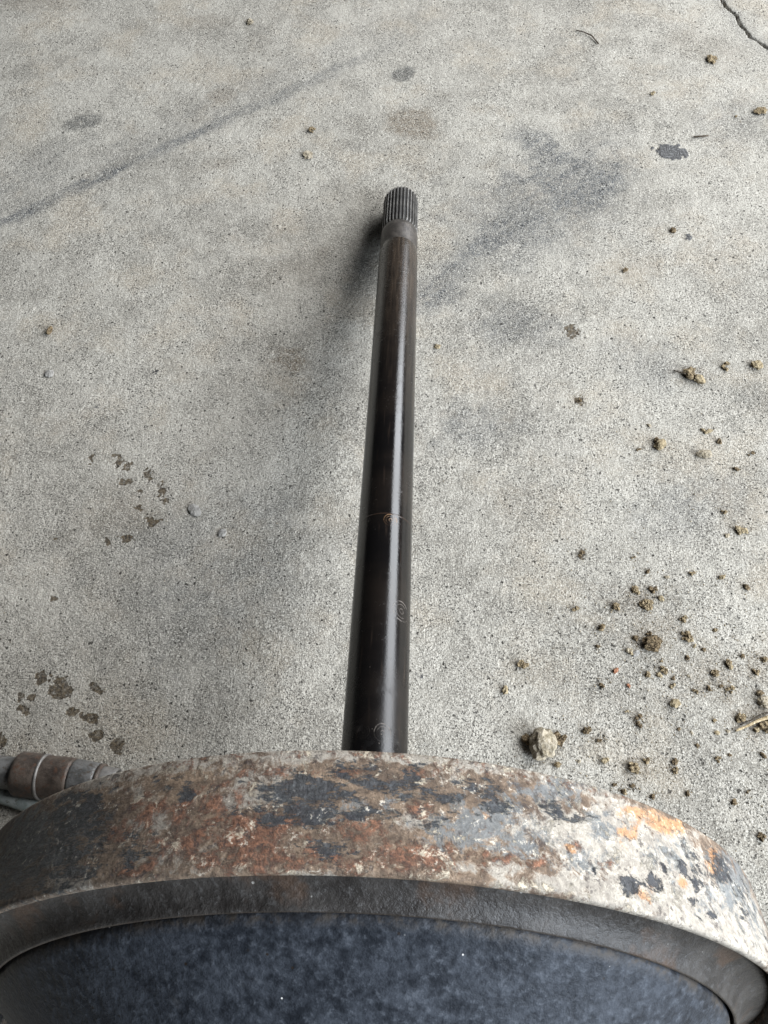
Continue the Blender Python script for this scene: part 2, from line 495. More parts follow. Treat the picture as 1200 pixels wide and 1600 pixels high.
def rim_material():
    """rust, old paint and bare metal on the drum's outer band; where each lies is stored on the mesh"""
    N = Nodes('rusty_flaking_paint')
    o, uv = N.obj(), N.uv()
    low = N.noise(o, 55.0, 3, 0.6)
    hi = N.noise(o, 230.0, 6, 0.72, 0.5)
    n1 = N.m('ADD', N.m('MULTIPLY', low, 0.35), N.m('MULTIPLY', hi, 0.65))
    n2 = N.noise(o, 170.0, 8, 0.78, 0.3)
    n3 = N.noise(N.scale(uv, (0.38, 1.0, 1.0)), 300.0, 7, 0.75)
    n4 = N.noise(o, 520.0, 4, 0.7)
    n5 = N.noise(o, 140.0, 8, 0.75, 0.5)

    def lay(attr, n, amp, lo=0.45, hi=0.55):
        return N.step(N.m('ADD', N.attr(attr), N.m('MULTIPLY', N.m('SUBTRACT', n, 0.5), amp)), lo, hi)

    col = N.mix(N.step(n1, 0.38, 0.62), (0.10, 0.068, 0.046), (0.30, 0.215, 0.145))
    pale = lay('pale', n1, 2.6, 0.38, 0.64)
    col = N.mix(N.m('MULTIPLY', pale, 0.9), col, N.mix(N.step(n2, 0.35, 0.65), (0.28, 0.252, 0.215), (0.47, 0.43, 0.365)))
    slate = lay('slate', n5, 2.4, 0.38, 0.60)
    col = N.mix(N.m('MULTIPLY', slate, 0.85), col, N.mix(n2, (0.10, 0.112, 0.118), (0.22, 0.23, 0.228)))
    rust = lay('rust', n2, 2.6, 0.34, 0.64)
    rcol = N.mix(N.step(n4, 0.3, 0.7), (0.10, 0.042, 0.024), (0.29, 0.135, 0.075))
    rcol = N.mix(N.step(n3, 0.52, 0.68, 0.0, 0.7), rcol, (0.075, 0.040, 0.028))
    col = N.mix(N.m('MULTIPLY', rust, 0.92), col, rcol)
    orange = lay('orange', n1, 2.4, 0.40, 0.66)
    col = N.mix(N.m('MULTIPLY', orange, 0.85), col, N.mix(n4, (0.34, 0.14, 0.05), (0.52, 0.31, 0.15)))
    cream = N.m('MULTIPLY', N.step(n5, 0.54, 0.60), N.step(n2, 0.46, 0.56))
    col = N.mix(N.m('MULTIPLY', cream, N.attr('cream')), col, N.mix(n4, (0.40, 0.33, 0.24), (0.66, 0.58, 0.45)))
    navy_n = N.m('ADD', N.m('MULTIPLY', n1, 0.45), N.m('MULTIPLY', n3, 0.55))
    navy = lay('navy', navy_n, 4.4, 0.42, 0.60)
    col = N.mix(N.m('MULTIPLY', navy, 0.94), col, N.mix(N.step(n4, 0.4, 0.75), (0.020, 0.024, 0.030), (0.070, 0.078, 0.085)))
    flake = lay('flake', N.m('ADD', N.m('MULTIPLY', n5, 0.6), N.m('MULTIPLY', n2, 0.4)), 3.0, 0.44, 0.52)
    col = N.mix(N.m('MULTIPLY', flake, 0.95), col, (0.030, 0.033, 0.040))
    tiny = N.m('MULTIPLY', N.step(n4, 0.57, 0.64), N.step(N.noise(o, 120.0, 3), 0.50, 0.60))
    col = N.mix(N.m('MULTIPLY', tiny, 0.75), col, (0.62, 0.56, 0.46))
    dk = N.m('MULTIPLY', N.step(N.noise(o, 360.0, 4, 0.7), 0.45, 0.37), N.step(N.noise(o, 75.0, 3), 0.42, 0.56))
    dark_grey = N.m('MULTIPLY', N.attr('dark_grey'), N.step(n5, 0.25, 0.6, 1.0, 0.65))  # dark grey tone, strongest at the band's left end
    col = N.mix(dark_grey, col, (0.040, 0.041, 0.038))
    col = N.mix(N.m('MULTIPLY', dk, 0.7), col, (0.04, 0.03, 0.028))
    col = N.mix(1.0, col, N.mix(N.step(n4, 0.36, 0.64), (0.85, 0.84, 0.83), (1.14, 1.13, 1.12)), 'MULTIPLY')
    h = N.m('ADD', N.m('MULTIPLY', n2, 0.8), N.m('MULTIPLY', n4, 0.45))
    h = N.m('SUBTRACT', h, N.m('MULTIPLY', N.m('MAXIMUM', flake, navy), 0.30))
    h = N.m('ADD', h, N.m('MULTIPLY', N.m('MAXIMUM', cream, rust), 0.22))
    rough = N.m('SUBTRACT', 0.72, N.m('MULTIPLY', N.m('MAXIMUM', flake, navy), 0.22))
    return N.done(col, rough, 0.0, N.bump(h, 0.0013, 1.0), 0.45)


def ring_material():
    N = Nodes('dark_pitted_casting')
    o = N.obj()
    n1 = N.noise(o, 70.0, 5, 0.65)
    n2 = N.noise(o, 430.0, 4, 0.7)
    col = N.mix(N.step(n1, 0.35, 0.65), (0.024, 0.021, 0.019), (0.052, 0.047, 0.043))
    col = N.mix(N.step(n2, 0.52, 0.7, 0.0, 0.6), col, (0.092, 0.088, 0.084))
    col = N.mix(N.step(N.noise(o, 45.0, 4, 0.6), 0.52, 0.66, 0.0, 0.55), col, (0.085, 0.050, 0.031))
    gr = N.attr('groove_rust')
    col = N.mix(N.m('MULTIPLY', gr, N.step(n2, 0.3, 0.6, 0.3, 0.95)), col, (0.040, 0.028, 0.019))
    sp = N.m('MULTIPLY', N.step(N.voro(o, 230.0), 0.13, 0.07), N.step(N.noise(o, 70.0, 2), 0.58, 0.66))
    col = N.mix(N.m('MULTIPLY', sp, 0.8), col, (0.50, 0.48, 0.44))
    return N.done(col, N.step(n2, 0.3, 0.7, 0.34, 0.55), 0.0, N.bump(N.m('ADD', n2, N.m('MULTIPLY', n1, 0.5)), 0.0006, 1.0), 0.25)


def face_material():
    N = Nodes('mottled_blue_black_paint')
    o = N.obj()
    n1 = N.noise(o, 45.0, 4, 0.6)
    n2 = N.noise(o, 380.0, 3, 0.65)
    n3 = N.noise(o, 170.0, 4, 0.65, 0.2)
    t = N.m('ADD', N.m('ADD', N.m('MULTIPLY', n2, 0.35), N.m('MULTIPLY', n1, 0.30)), N.m('MULTIPLY', n3, 0.35))
    col = N.mix(N.step(t, 0.38, 0.62), (0.012, 0.014, 0.018), (0.048, 0.054, 0.065))
    col = N.mix(N.step(n2, 0.56, 0.70, 0.0, 0.35), col, (0.098, 0.107, 0.122))
    col = N.mix(N.step(N.noise(o, 33.0, 4, 0.6), 0.60, 0.75, 0.0, 0.4), col, (0.10, 0.085, 0.065))
    gr = N.attr('groove_rust')
    col = N.mix(N.m('MULTIPLY', gr, N.step(n3, 0.45, 0.6, 0.1, 0.7)), col, (0.060, 0.048, 0.036))
    sp = N.m('MULTIPLY', N.step(N.voro(o, 150.0), 0.06, 0.03), N.step(N.noise(o, 60.0, 2), 0.62, 0.68))
    col = N.mix(sp, col, (0.6, 0.58, 0.55))
    ds = N.m('MULTIPLY', N.step(N.voro(N.scale(o, (1.3, 1.3, 1.3)), 110.0), 0.09, 0.05), N.step(N.noise(o, 50.0, 2), 0.52, 0.60))
    col = N.mix(ds, col, (0.02, 0.015, 0.012))
    return N.done(col, N.step(t, 0.3, 0.7, 0.45, 0.60), 0.0, N.bump(N.m('ADD', t, n2), 0.0004, 0.8), 0.14)


M_SHAFT = shaft_material()
M_SPLINE = plain_metal('worn_spline_steel', (0.10, 0.095, 0.09), (0.19, 0.18, 0.165), 160.0, 0.38, 0.6, 0.0001)
M_ROOT = plain_metal('oily_spline_root', (0.008, 0.008, 0.008), (0.02, 0.018, 0.016), 160.0, 0.55)
M_NECK = plain_metal('dull_turned_steel', (0.035, 0.030, 0.026), (0.075, 0.064, 0.054), 180.0, 0.45, 0.25, 0.0002)
M_RIM = rim_material()
M_RING = ring_material()
M_FACE = face_material()
M_BACK = plain_metal('dark_backing_plate', (0.03, 0.03, 0.032), (0.10, 0.07, 0.05), 60.0, 0.6, 0.0, 0.0006, (0.13, 0.06, 0.03))

# ------------------------------------------------------------------ the axle shaft with its drum
axle = bpy.data.objects.new('axle_shaft', None)
COL.objects.link(axle)
axle.location = P + S * (AM * U) - V * (RM * U)      # where the drum's front edge stands on the floor
axle.rotation_euler = (AX, 0, 0)
tag(axle, 'dark oiled axle shaft with splined tip and rusty brake drum, lying on the concrete', 'axle shaft')


def lathe(name, prof, mat, seg=96, parent=axle, close=False, attrs=None):
    """revolve (axial, radius) pairs, in U, about the axle; UV = arc length and axial place in metres"""
    n = len(prof)
    th = np.linspace(-math.pi, math.pi, seg + 1)
    a = np.array([p[0] for p in prof])
    r = np.array([p[1] for p in prof])
    co = np.zeros((seg, n, 3))
    co[:, :, 0] = np.sin(th[:-1])[:, None] * r * U
    co[:, :, 1] = (a - AM) * U
    co[:, :, 2] = RM * U + np.cos(th[:-1])[:, None] * r * U
    idx = np.arange(seg * n).reshape(seg, n)
    faces, fuv = [], []
    rr = max(r) * U
    for i in range(seg):
        j = (i + 1) % seg
        for k in range(n - 1):
            faces.append((int(idx[i, k]), int(idx[i, k + 1]), int(idx[j, k + 1]), int(idx[j, k])))
            fuv += [(th[i] * rr, a[k] * U), (th[i] * rr, a[k + 1] * U), (th[i + 1] * rr, a[k + 1] * U), (th[i + 1] * rr, a[k] * U)]
    me = bpy.data.meshes.new(name)
    me.from_pydata(co.reshape(-1, 3).tolist(), [], faces)
    uvl = me.uv_layers.new(name='surface')
    uvl.data.foreach_set('uv', np.array(fuv, dtype=np.float32).ravel())
    for nm, fn in (attrs or {}).items():
        at = me.attributes.new(nm, 'FLOAT', 'POINT')
        T, A = np.meshgrid(th[:-1], a, indexing='ij')
        _, R = np.meshgrid(th[:-1], r, indexing='ij')
        at.data.foreach_set('value', fn(T, A, R).astype(np.float32).ravel())
    o = link(name, me, mat, parent)
    return o


def arc(c, rad, t0, t1, n):
    return [(c[0] + rad * math.cos(math.radians(t0 + (t1 - t0) * i / n)), c[1] + rad * math.sin(math.radians(t0 + (t1 - t0) * i / n))) for i in range(n + 1)]


# shaft: plain round bar, a little thicker at the drum end
A_TIP, A_SPL, A_NECK, A_CH = 34.75, 31.35, 30.1, 29.0
shaft_prof = [(-1.2, 1.02), (0.2, 1.02), (0.8, 0.96)] + [(a, 0.890) for a in np.linspace(1.4, A_CH, 60)] + \
             [(A_CH + 0.25, 0.888), (A_CH + 0.7, 0.855)]
shaft = lathe('shaft', shaft_prof, M_SHAFT, 128)
neck = lathe('neck', [(A_CH + 0.7, 0.854), (A_NECK - 0.3, 0.848), (A_NECK, 0.86), (A_NECK + 0.12, 0.872), (A_SPL - 0.35, 0.868), (A_SPL, 0.845), (A_SPL + 0.02, 0.75)],
             M_NECK, 96)
tip = lathe('splined_end', [(A_SPL - 0.1, 0.772), (A_TIP - 0.12, 0.772), (A_TIP, 0.70), (A_TIP, 0.16), (A_TIP - 0.35, 0.0)], M_ROOT, 96)
NT = 30


def tooth_mesh():
    bm = bmesh.new()
    ro, ri, wb, wt = 0.862 * U, 0.76 * U, 0.054 * U, 0.020 * U
    y0, y1 = (A_SPL - 0.02 - AM) * U, (A_TIP - 0.06 - AM) * U
    yc, ys = (A_TIP - 0.22 - AM) * U, (A_SPL + 0.25 - AM) * U
    sec = []
    for y, top in ((y0, ri + 0.03 * U), (ys, ro), (yc, ro), (y1, ri + 0.03 * U)):
        w2 = wt if top == ro else wt * 0.9
        sec.append([bm.verts.new(p) for p in ((-wb, y, ri), (-w2, y, top), (w2, y, top), (wb, y, ri))])
    for a, b in zip(sec, sec[1:]):
        for k in range(3):
            bm.faces.new((a[k], b[k], b[k + 1], a[k + 1]))
    bm.faces.new(sec[0])
    bm.faces.new(sec[-1][::-1])
    bm.normal_update()
    me = bpy.data.meshes.new('tooth')
    bm.to_mesh(me)
    bm.free()
    me.materials.append(M_SPLINE)
    return me


tm = tooth_mesh()
for k in range(NT):
    t = bpy.data.objects.new('tooth', tm)
    COL.objects.link(t)
    t.parent = tip
    t.location = (0, 0, RM * U)
    t.rotation_euler = (0, k * 2 * math.pi / NT + 0.05, 0)

# drum: outer band, with the places of rust and paint stored as attributes
BLOBS = {
    'navy': [(60, 1330, 60, 60, 0.62), (120, 1275, 55, 40, 0.80), (110, 1330, 60, 45, 0.62), (200, 1325, 60, 30, 0.45), (120, 1360, 40, 22, 0.62),
             (20, 1370, 45, 60, 0.55), (480, 1235, 70, 26, 0.82), (470, 1275, 85, 20, 0.80), (560, 1200, 70, 14, 0.62), (570, 1275, 55, 18, 0.66),
             (600, 1225, 70, 20, 0.66), (520, 1330, 45, 20, 0.66), (640, 1225, 50, 30, 0.62), (680, 1245, 60, 35, 0.55), (740, 1235, 60, 30, 0.60),
             (780, 1250, 40, 22, 0.55), (870, 1265, 35, 22, 0.55), (905, 1270, 20, 14, 0.55), (1130, 1355, 18, 30, 0.66), (1090, 1370, 10, 40, 0.56),
             (1160, 1400, 14, 30, 0.5), (250, 1225, 30, 20, 0.45), (290, 1235, 20, 25, 0.5)],
    'rust': [(330, 1265, 70, 40, 0.58), (400, 1305, 90, 45, 0.66), (360, 1345, 110, 25, 0.60), (300, 1320, 60, 40, 0.5), (450, 1345, 90, 20, 0.62),
             (620, 1345, 110, 26, 0.70), (680, 1335, 90, 16, 0.64), (560, 1300, 90, 22, 0.50), (655, 1265, 26, 14, 0.66), (720, 1335, 50, 10, 0.58),
             (240, 1270, 50, 30, 0.55), (200, 1300, 60, 30, 0.5), (220, 1360, 70, 18, 0.55), (520, 1205, 70, 10, 0.5), (430, 1205, 60, 10, 0.5),
             (820, 1350, 60, 16, 0.40), (895, 1325, 14, 10, 0.60), (950, 1350, 16, 10, 0.55), (1125, 1340, 12, 24, 0.45), (660, 1200, 60, 10, 0.5)],
    'pale': [(400, 1210, 60, 30, 0.62), (390, 1245, 60, 22, 0.66), (240, 1285, 50, 22, 0.62), (280, 1340, 60, 30, 0.55), (640, 1285, 35, 22, 0.6),
             (200, 1235, 50, 25, 0.5), (690, 1215, 60, 22, 0.55), (870, 1290, 90, 50, 0.75), (960, 1310, 90, 60, 0.95), (1040, 1370, 80, 60, 1.15),
             (1120, 1430, 70, 50, 1.15), (1170, 1450, 40, 60, 1.05), (1000, 1400, 80, 25, 1.15), (880, 1385, 90, 20, 0.75), (780, 1360, 90, 20, 0.5),
             (110, 1385, 50, 14, 0.6), (500, 1370, 100, 8, 0.5), (600, 1215, 25, 12, 0.6), (520, 1290, 14, 16, 0.7), (1080, 1300, 60, 25, 0.55)],
    'slate': [(40, 1310, 60, 60, 0.60), (760, 1290, 90, 45, 0.70), (860, 1230, 90, 25, 0.62), (800, 1330, 60, 30, 0.62), (940, 1290, 40, 40, 0.5),
              (700, 1300, 60, 30, 0.62), (1150, 1370, 40, 50, 0.72), (1110, 1410, 30, 40, 0.56), (1060, 1330, 50, 40, 0.5), (900, 1340, 60, 40, 0.52), (560, 1260, 80, 20, 0.5), (1180, 1430, 20, 60, 0.55)],
    'orange': [(1055, 1285, 48, 16, 0.72), (1010, 1265, 40, 10, 0.64), (1120, 1345, 12, 26, 0.80), (985, 1300, 22, 22, 0.58), (1065, 1380, 8, 9, 0.8),
               (890, 1325, 10, 10, 0.62), (980, 1310, 20, 30, 0.45), (1000, 1400, 24, 18, 0.55), (300, 1345, 30, 18, 0.45), (760, 1270, 10, 8, 0.6)],
    'dark_grey': [(0, 1330, 90, 90, 0.95), (30, 1380, 80, 50, 0.9), (70, 1300, 50, 50, 0.7)],
    'flake': [(975, 1384, 21, 18, 1.0), (1017, 1379, 14, 15, 1.0), (1077, 1412, 8, 12, 0.95), (1103, 1432, 15, 9, 0.9), (1036, 1356, 5, 14, 0.85),
              (1070, 1358, 9, 24, 0.85), (1085, 1380, 6, 28, 0.8), (965, 1362, 10, 7, 0.6), (922, 1363, 9, 8, 0.65), (908, 1274, 9, 9, 0.7),
              (1135, 1365, 14, 26, 0.75), (1120, 1390, 6, 14, 0.7), (875, 1268, 14, 12, 0.65)],
}


def rim_attr(kind):
    """blobs given in photo pixels, carried over to places on the band (angle, axial)"""
    def fn(T, A, R):
        w = np.zeros_like(T)
        for px, py, rx, ry, amp in BLOBS[kind]:
            r = 8.66 * U
            t0, a0 = on_axis_cyl(px, py, r)
            tx, ax = on_axis_cyl(px + 4, py, r)
            ty, ay = on_axis_cyl(px, py + 4, r)
            Mx = np.array([[tx - t0, ty - t0], [ax - a0, ay - a0]]) / 4
            Mi = np.linalg.pinv(Mx)
            dt, da = T - t0, A - a0
            ex, ey = Mi[0, 0] * dt + Mi[0, 1] * da, Mi[1, 0] * dt + Mi[1, 1] * da
            if kind == 'flake':
                amp *= 0.74
            d = (ex / (rx * 1.25)) ** 2 + (ey / (ry * 1.25)) ** 2
            w = np.maximum(w, amp * np.exp(-d * (1.0 if kind == 'flake' else 0.9)) * (d < 9) * (np.abs(dt) < 1))
        if kind in ('pale', 'rust'):            # the worn back edge
            w = np.maximum(w, (0.60 if kind == 'pale' else 0.30) * sstep(-0.30, -0.02, A) * sstep(0.8, 0.5, np.abs(T)))
        # the sides never seen in the picture carry an even mixture
        away = sstep(0.9, 1.3, np.abs(T))
        return w * (1 - away) + 0.40 * away * (kind != 'flake')
    return fn


def cream_attr(T, A, R):
    return 0.30 + 0.65 * sstep(-0.75, -0.2, T) * sstep(0.75, 0.3, T) + 0.1


ax_list = [-0.02] + list(np.linspace(0.0, -1.86, 26))
band = []
for i, a in enumerate(np.linspace(0.06, -1.84, 26)):
    f = i / 25
    band.append((a, 8.53 + 0.25 * f))
rim_prof = [(0.10, 8.34), (0.13, 8.44), (0.11, 8.51)] + band + [(-1.89, 8.775), (-1.92, 8.735), (-1.92, 8.66), (-1.88, 8.60), (-1.5, 8.57), (-0.4, 8.52)]
attrs = {k: rim_attr(k) for k in BLOBS}
attrs['cream'] = cream_attr
rim = lathe('outer_band', rim_prof, M_RIM, 900, attrs=attrs)
tag(rim, 'rusty outer band of the drum with flaking navy and cream paint')


def groove_attr(lo, mid, hi):
    def fn(T, A, R):
        return np.where(R < mid, sstep(lo, mid, R), sstep(hi, mid, R))
    return fn


# ring: cone from inside the band out to the groove; pitted casting
ring_prof = [(-0.5, 8.30), (-1.2, 8.36), (-1.52, 8.385), (-1.60, 8.37), (-1.64, 8.25), (-1.69, 8.10), (-1.75, 7.98), (-1.83, 7.87), (-1.93, 7.785), (-2.02, 7.735), (-2.085, 7.70),
             (-2.10, 7.67), (-2.09, 7.635), (-1.93, 7.63)]
ring = lathe('bevel_ring', ring_prof, M_RING, 300, attrs={'groove_rust': groove_attr(7.60, 7.655, 7.70)})
tag(ring, 'dark grey pitted bevel ring inside the rusty band')
face_prof = [(-1.93, 7.56), (-2.06, 7.56), (-2.13, 7.55), (-2.20, 7.505)] + \
            [(-2.27 - 0.92 * (7.44 - r) - 0.02 * (7.44 - r) ** 2, r) for r in np.linspace(7.44, 5.6, 24)] + \
            [(-4.10, 5.40), (-4.22, 5.15), (-4.29, 4.8), (-4.32, 4.4), (-4.33, 2.2), (-4.33, 0.0)]
face = lathe('drum_face', face_prof, M_FACE, 200, attrs={'groove_rust': groove_attr(7.46, 7.56, 7.70)})
tag(face, 'blue black mottled face of the drum')
back = lathe('backing_plate', [(-0.30, 8.50), (-0.05, 8.38), (0.0, 8.2), (-0.05, 7.9), (-0.15, 7.0), (-0.1, 3.2), (0.25, 2.9), (0.3, 1.9), (0.9, 1.8), (0.95, 1.02)], M_BACK, 160)

# ------------------------------------------------------------------ the stepped pipe on the floor, left
M_PIPE = plain_metal('grey_worn_pipe', (0.085, 0.084, 0.080), (0.19, 0.186, 0.178), 90.0, 0.42, 0.3, 0.0004, (0.07, 0.05, 0.035))
M_SLEEVE = plain_metal('brown_grey_sleeve', (0.040, 0.030, 0.024), (0.125, 0.098, 0.078), 80.0, 0.48, 0.2, 0.0004, (0.10, 0.05, 0.03))
M_RINGM = plain_metal('bright_edge_metal', (0.15, 0.14, 0.13), (0.26, 0.245, 0.225), 160.0, 0.4, 0.3, 0.0002)
M_STRIP = plain_metal('grey_green_rod_metal', (0.17, 0.20, 0.19), (0.30, 0.325, 0.31), 120.0, 0.5, 0.0, 0.0003, (0.09, 0.08, 0.06))


def lathe_at(name, prof, mat, parent, seg=64):
    """revolve (x along the pipe, radius) in metres about the parent's X axis"""
    vs, fs = [], []
    n = len(prof)
    for i in range(seg):
        t = 2 * math.pi * i / seg
        for x, r in prof:
            vs.append((x, math.cos(t) * r, math.sin(t) * r))
    for i in range(seg):
        j = (i + 1) % seg
        for k in range(n - 1):
            fs.append((i * n + k, j * n + k, j * n + k + 1, i * n + k + 1))
    me = bpy.data.meshes.new(name)
    me.from_pydata(vs, [], fs)
    return link(name, me, mat, parent)


RS = 0.0158
p_r = gnd(172, 1224, RS)
p_l = gnd(0, 1206, RS)
d = (p_l - p_r)
pipe = bpy.data.objects.new('stepped_pipe', None)
COL.objects.link(pipe)
pipe.location = (p_r.x, p_r.y, RS * 0.93)
pipe.scale = (1.0, 0.92, 0.92)
pipe.rotation_euler = (0, 0, math.atan2(d.y, d.x))
tag(pipe, 'worn grey pipe with stepped brown sleeves lying behind the drum at the left edge', 'pipe')
lathe_at('pipe', [(0.060, 0.0114), (0.32, 0.0114), (0.322, 0.0108), (0.322, 0.0)], M_PIPE, pipe)
lathe_at('sleeve', [(0.0625, 0.0120), (0.0628, 0.0148), (0.0612, 0.0156), (0.059, 0.0158), (0.047, 0.0157), (0.0455, 0.0152)], M_SLEEVE, pipe)
lathe_at('edge_ring', [(0.0462, 0.0148), (0.0460, 0.0158), (0.0452, 0.01615), (0.0442, 0.0158), (0.0440, 0.0146)], M_RINGM, pipe)
lathe_at('sleeve', [(0.0445, 0.0149), (0.043, 0.0151), (0.027, 0.0150), (0.0255, 0.0147), (0.0250, 0.0138)], M_SLEEVE, pipe)
lathe_at('collar', [(0.0252, 0.0132), (0.0245, 0.0143), (0.023, 0.0145), (0.010, 0.0132), (0.0085, 0.0126), (0.0082, 0.0115)], M_PIPE, pipe)
lathe_at('rust_band', [(0.0085, 0.0116), (0.0080, 0.0130), (0.0055, 0.0130), (0.0050, 0.0116)], M_SLEEVE, pipe)
lathe_at('open_end', [(0.0055, 0.0114), (-0.004, 0.0110), (-0.0048, 0.0103), (-0.004, 0.0092), (0.004, 0.0090), (0.004, 0.0)], M_RINGM, pipe)

r1, r0 = gnd(58, 1260, 0.006), gnd(0, 1241, 0.006)
dd = r0 - r1
rod = lathe_at('thin_rod', [(-0.04, 0.0), (-0.04, 0.0048), (-0.039, 0.0056), (0.24, 0.0056), (0.24, 0.0)], M_STRIP, None, 32)
rod.location = (r1.x, r1.y, 0.0058)
rod.rotation_euler = (0, 0, math.atan2(dd.y, dd.x))
tag(rod, 'thin grey-green rod on the concrete just below the stepped pipe', 'rod')

# ------------------------------------------------------------------ crumbs of soil, pebbles, twigs
def soil(name, c1, c2, c3, sc=500.0):
    N = Nodes(name)
    o = N.obj()
    g = N.noise(o, sc, 4, 0.7)
    f = N.noise(o, sc * 3, 2, 0.6)
    col = N.mix(N.step(g, 0.38, 0.60), c1, c2)
    col = N.mix(N.step(f, 0.55, 0.70, 0.0, 0.8), col, c3)
    return N.done(col, 0.95, 0.0, N.bump(N.m('ADD', g, N.m('MULTIPLY', f, 0.5)), 0.0012, 1.0), 0.2)


M_DARK = soil('dark_soil', (0.040, 0.027, 0.015), (0.16, 0.115, 0.065), (0.42, 0.34, 0.22))
M_BROWN = soil('brown_soil', (0.075, 0.052, 0.028), (0.27, 0.205, 0.12), (0.50, 0.42, 0.28))
M_TAN = soil('tan_soil', (0.19, 0.145, 0.085), (0.36, 0.29, 0.18), (0.50, 0.43, 0.31))
M_STONE = soil('pale_stone', (0.20, 0.165, 0.11), (0.36, 0.31, 0.235), (0.46, 0.41, 0.33), 260.0)
M_GREY = soil('grey_pebble', (0.21, 0.198, 0.18), (0.30, 0.285, 0.26), (0.36, 0.34, 0.31), 200.0)
M_RED = soil('reddish_chip', (0.20, 0.075, 0.04), (0.32, 0.16, 0.09), (0.42, 0.28, 0.18))
M_BLACK = soil('black_speck', (0.010, 0.009, 0.008), (0.025, 0.022, 0.02), (0.06, 0.055, 0.05))
M_TWIG = soil('dry_straw', (0.30, 0.22, 0.12), (0.50, 0.40, 0.25), (0.66, 0.56, 0.40), 300.0)
M_DTWIG = soil('dark_twig', (0.035, 0.028, 0.02), (0.09, 0.07, 0.05), (0.2, 0.17, 0.13), 300.0)
MATS = {'dark': M_DARK, 'brown': M_BROWN, 'tan': M_TAN, 'stone': M_STONE, 'grey': M_GREY, 'red': M_RED, 'black': M_BLACK}


def lump(bm, c, rad, seed, sub=3, rough=0.38, flat=0.75, stretch_=(1, 1), spin=True):
    ret = bmesh.ops.create_icosphere(bm, subdivisions=sub, radius=1.0)
    off = Vector((seed * 3.17, seed * 1.73, seed * 0.91))
    rz = Matrix.Rotation(seed * 2.4 if spin else 0.0, 3, 'Z')
    for v in ret['verts']:
        p = v.co.copy()
        k = 1 + rough * mnoise.noise(p * 1.3 + off) + rough * 0.75 * mnoise.noise(p * 2.9 + off) + rough * 0.5 * mnoise.noise(p * 6.1 + off)
        q = Vector((p.x * k * stretch_[0], p.y * k * stretch_[1], p.z * k * flat))
        v.co = Vector(c) + rz @ (q * rad)


def crumb(name, px, py, size, kind, label, cat, group=None, sub=3, parts=1, stretch_=(1, 1), rough=0.38, ang=None, flat=0.62, sink=0.3):
    seed = (px * 0.37 + py * 0.61) % 97
    if size < 11 and parts == 1 and stretch_ == (1, 1):
        rough, stretch_ = 0.6, (1.2, 0.65 + 0.3 * ((seed * 7.3) % 1))
    rad = size * 0.5 * mpp(px, py) * 1.08
    loc = gnd(px, py, rad * flat * 0.45)
    bm = bmesh.new()
    h = rad * flat * (1 - sink)
    if parts == 1:
        lump(bm, (0, 0, h), rad, seed, sub, rough, flat, stretch_, ang is None)
    else:
        r2 = random.Random(int(seed * 100))
        for k in range(parts):
            t = 2 * math.pi * k / parts + r2.random()
            q = rad * (0.12 + 0.62 * r2.random())
            rr = rad * (0.34 + 0.28 * r2.random())
            lump(bm, (math.cos(t) * q * stretch_[0], math.sin(t) * q * stretch_[1], rr * flat * (1 - sink) + rad * 0.15 * r2.random()),
                 rr, seed + k * 1.7, max(2, sub - 1), rough + 0.22, flat, (1.0, 0.6 + 0.4 * r2.random()))
    me = bpy.data.meshes.new(name)
    bm.to_mesh(me)
    bm.free()
    o = link(name, me, MATS[kind], None, smooth=False)
    o.location = (loc.x, loc.y, 0.0)
    if ang is not None:
        o.rotation_euler = (0, 0, math.radians(ang))
    return tag(o, label, cat, group)


# the ones that stand out
crumb('stone', 848, 1165, 42, 'stone', 'largest pale stone caked with soil, on the concrete just above the drum', 'stone', parts=1, rough=0.30, stretch_=(1.05, 0.9), flat=0.7)
crumb('soil_crumb', 830, 1156, 24, 'dark', 'dark soil caked on the left side of the largest stone', 'soil crumb', parts=3)
crumb('soil_crumb', 872, 1154, 24, 'dark', 'dark ragged soil crumb touching the right side of the largest stone', 'soil crumb', parts=4)
crumb('soil_crumb', 871, 1196, 14, 'brown', 'brown soil crumb between the largest stone and the drum band', 'soil crumb', parts=2)
crumb('soil_clod', 1022, 1002, 30, 'dark', 'biggest dark crumbly soil clod in the scatter right of the shaft', 'soil clod', parts=7)
crumb('soil_clod', 1011, 947, 22, 'brown', 'flat crumbly brown soil clod just above the biggest dark clod', 'soil clod', parts=6, flat=0.5)
crumb('soil_clod', 1073, 994, 20, 'brown', 'two-lobed brown soil clod right of the biggest dark clod', 'soil clod', parts=4)
crumb('soil_clod', 1078, 581, 26, 'brown', 'brown leafy soil clod, left of the pair lying higher up at the right', 'soil clod', parts=5, stretch_=(1.2, 0.8))
crumb('soil_clod', 1092, 593, 16, 'tan', 'tan soil lump touching the brown leafy clod at the right', 'soil clod', stretch_=(0.75, 1.15))
crumb('soil_clod', 1133, 572, 17, 'brown', 'round brown soil clod between the leafy clod and the right edge', 'soil clod', parts=3)
crumb('soil_clod', 1183, 571, 15, 'tan', 'round tan soil lump nearest the right edge, high in the scatter', 'soil clod')
crumb('soil_clod', 1032, 695, 18, 'tan', 'tan lump with a dark stem left of the cream pebble', 'soil clod', stretch_=(0.8, 1.15))
crumb('soil_crumb', 1025, 687, 12, 'dark', 'dark stem piece behind the tan lump left of the cream pebble', 'soil crumb', parts=3)
crumb('pebble', 1100, 710, 17, 'stone', 'cream angular pebble alone in the middle of the right side', 'pebble', stretch_=(1.2, 0.75), rough=0.3)
crumb('soil_clod', 1157, 830, 17, 'tan', 'single tan soil lump near the right edge at mid height', 'soil clod', parts=4)
crumb('soil_clod', 817, 1039, 18, 'brown', 'lone brown soil crumb nearest the shaft, above the largest stone', 'soil clod', parts=4)
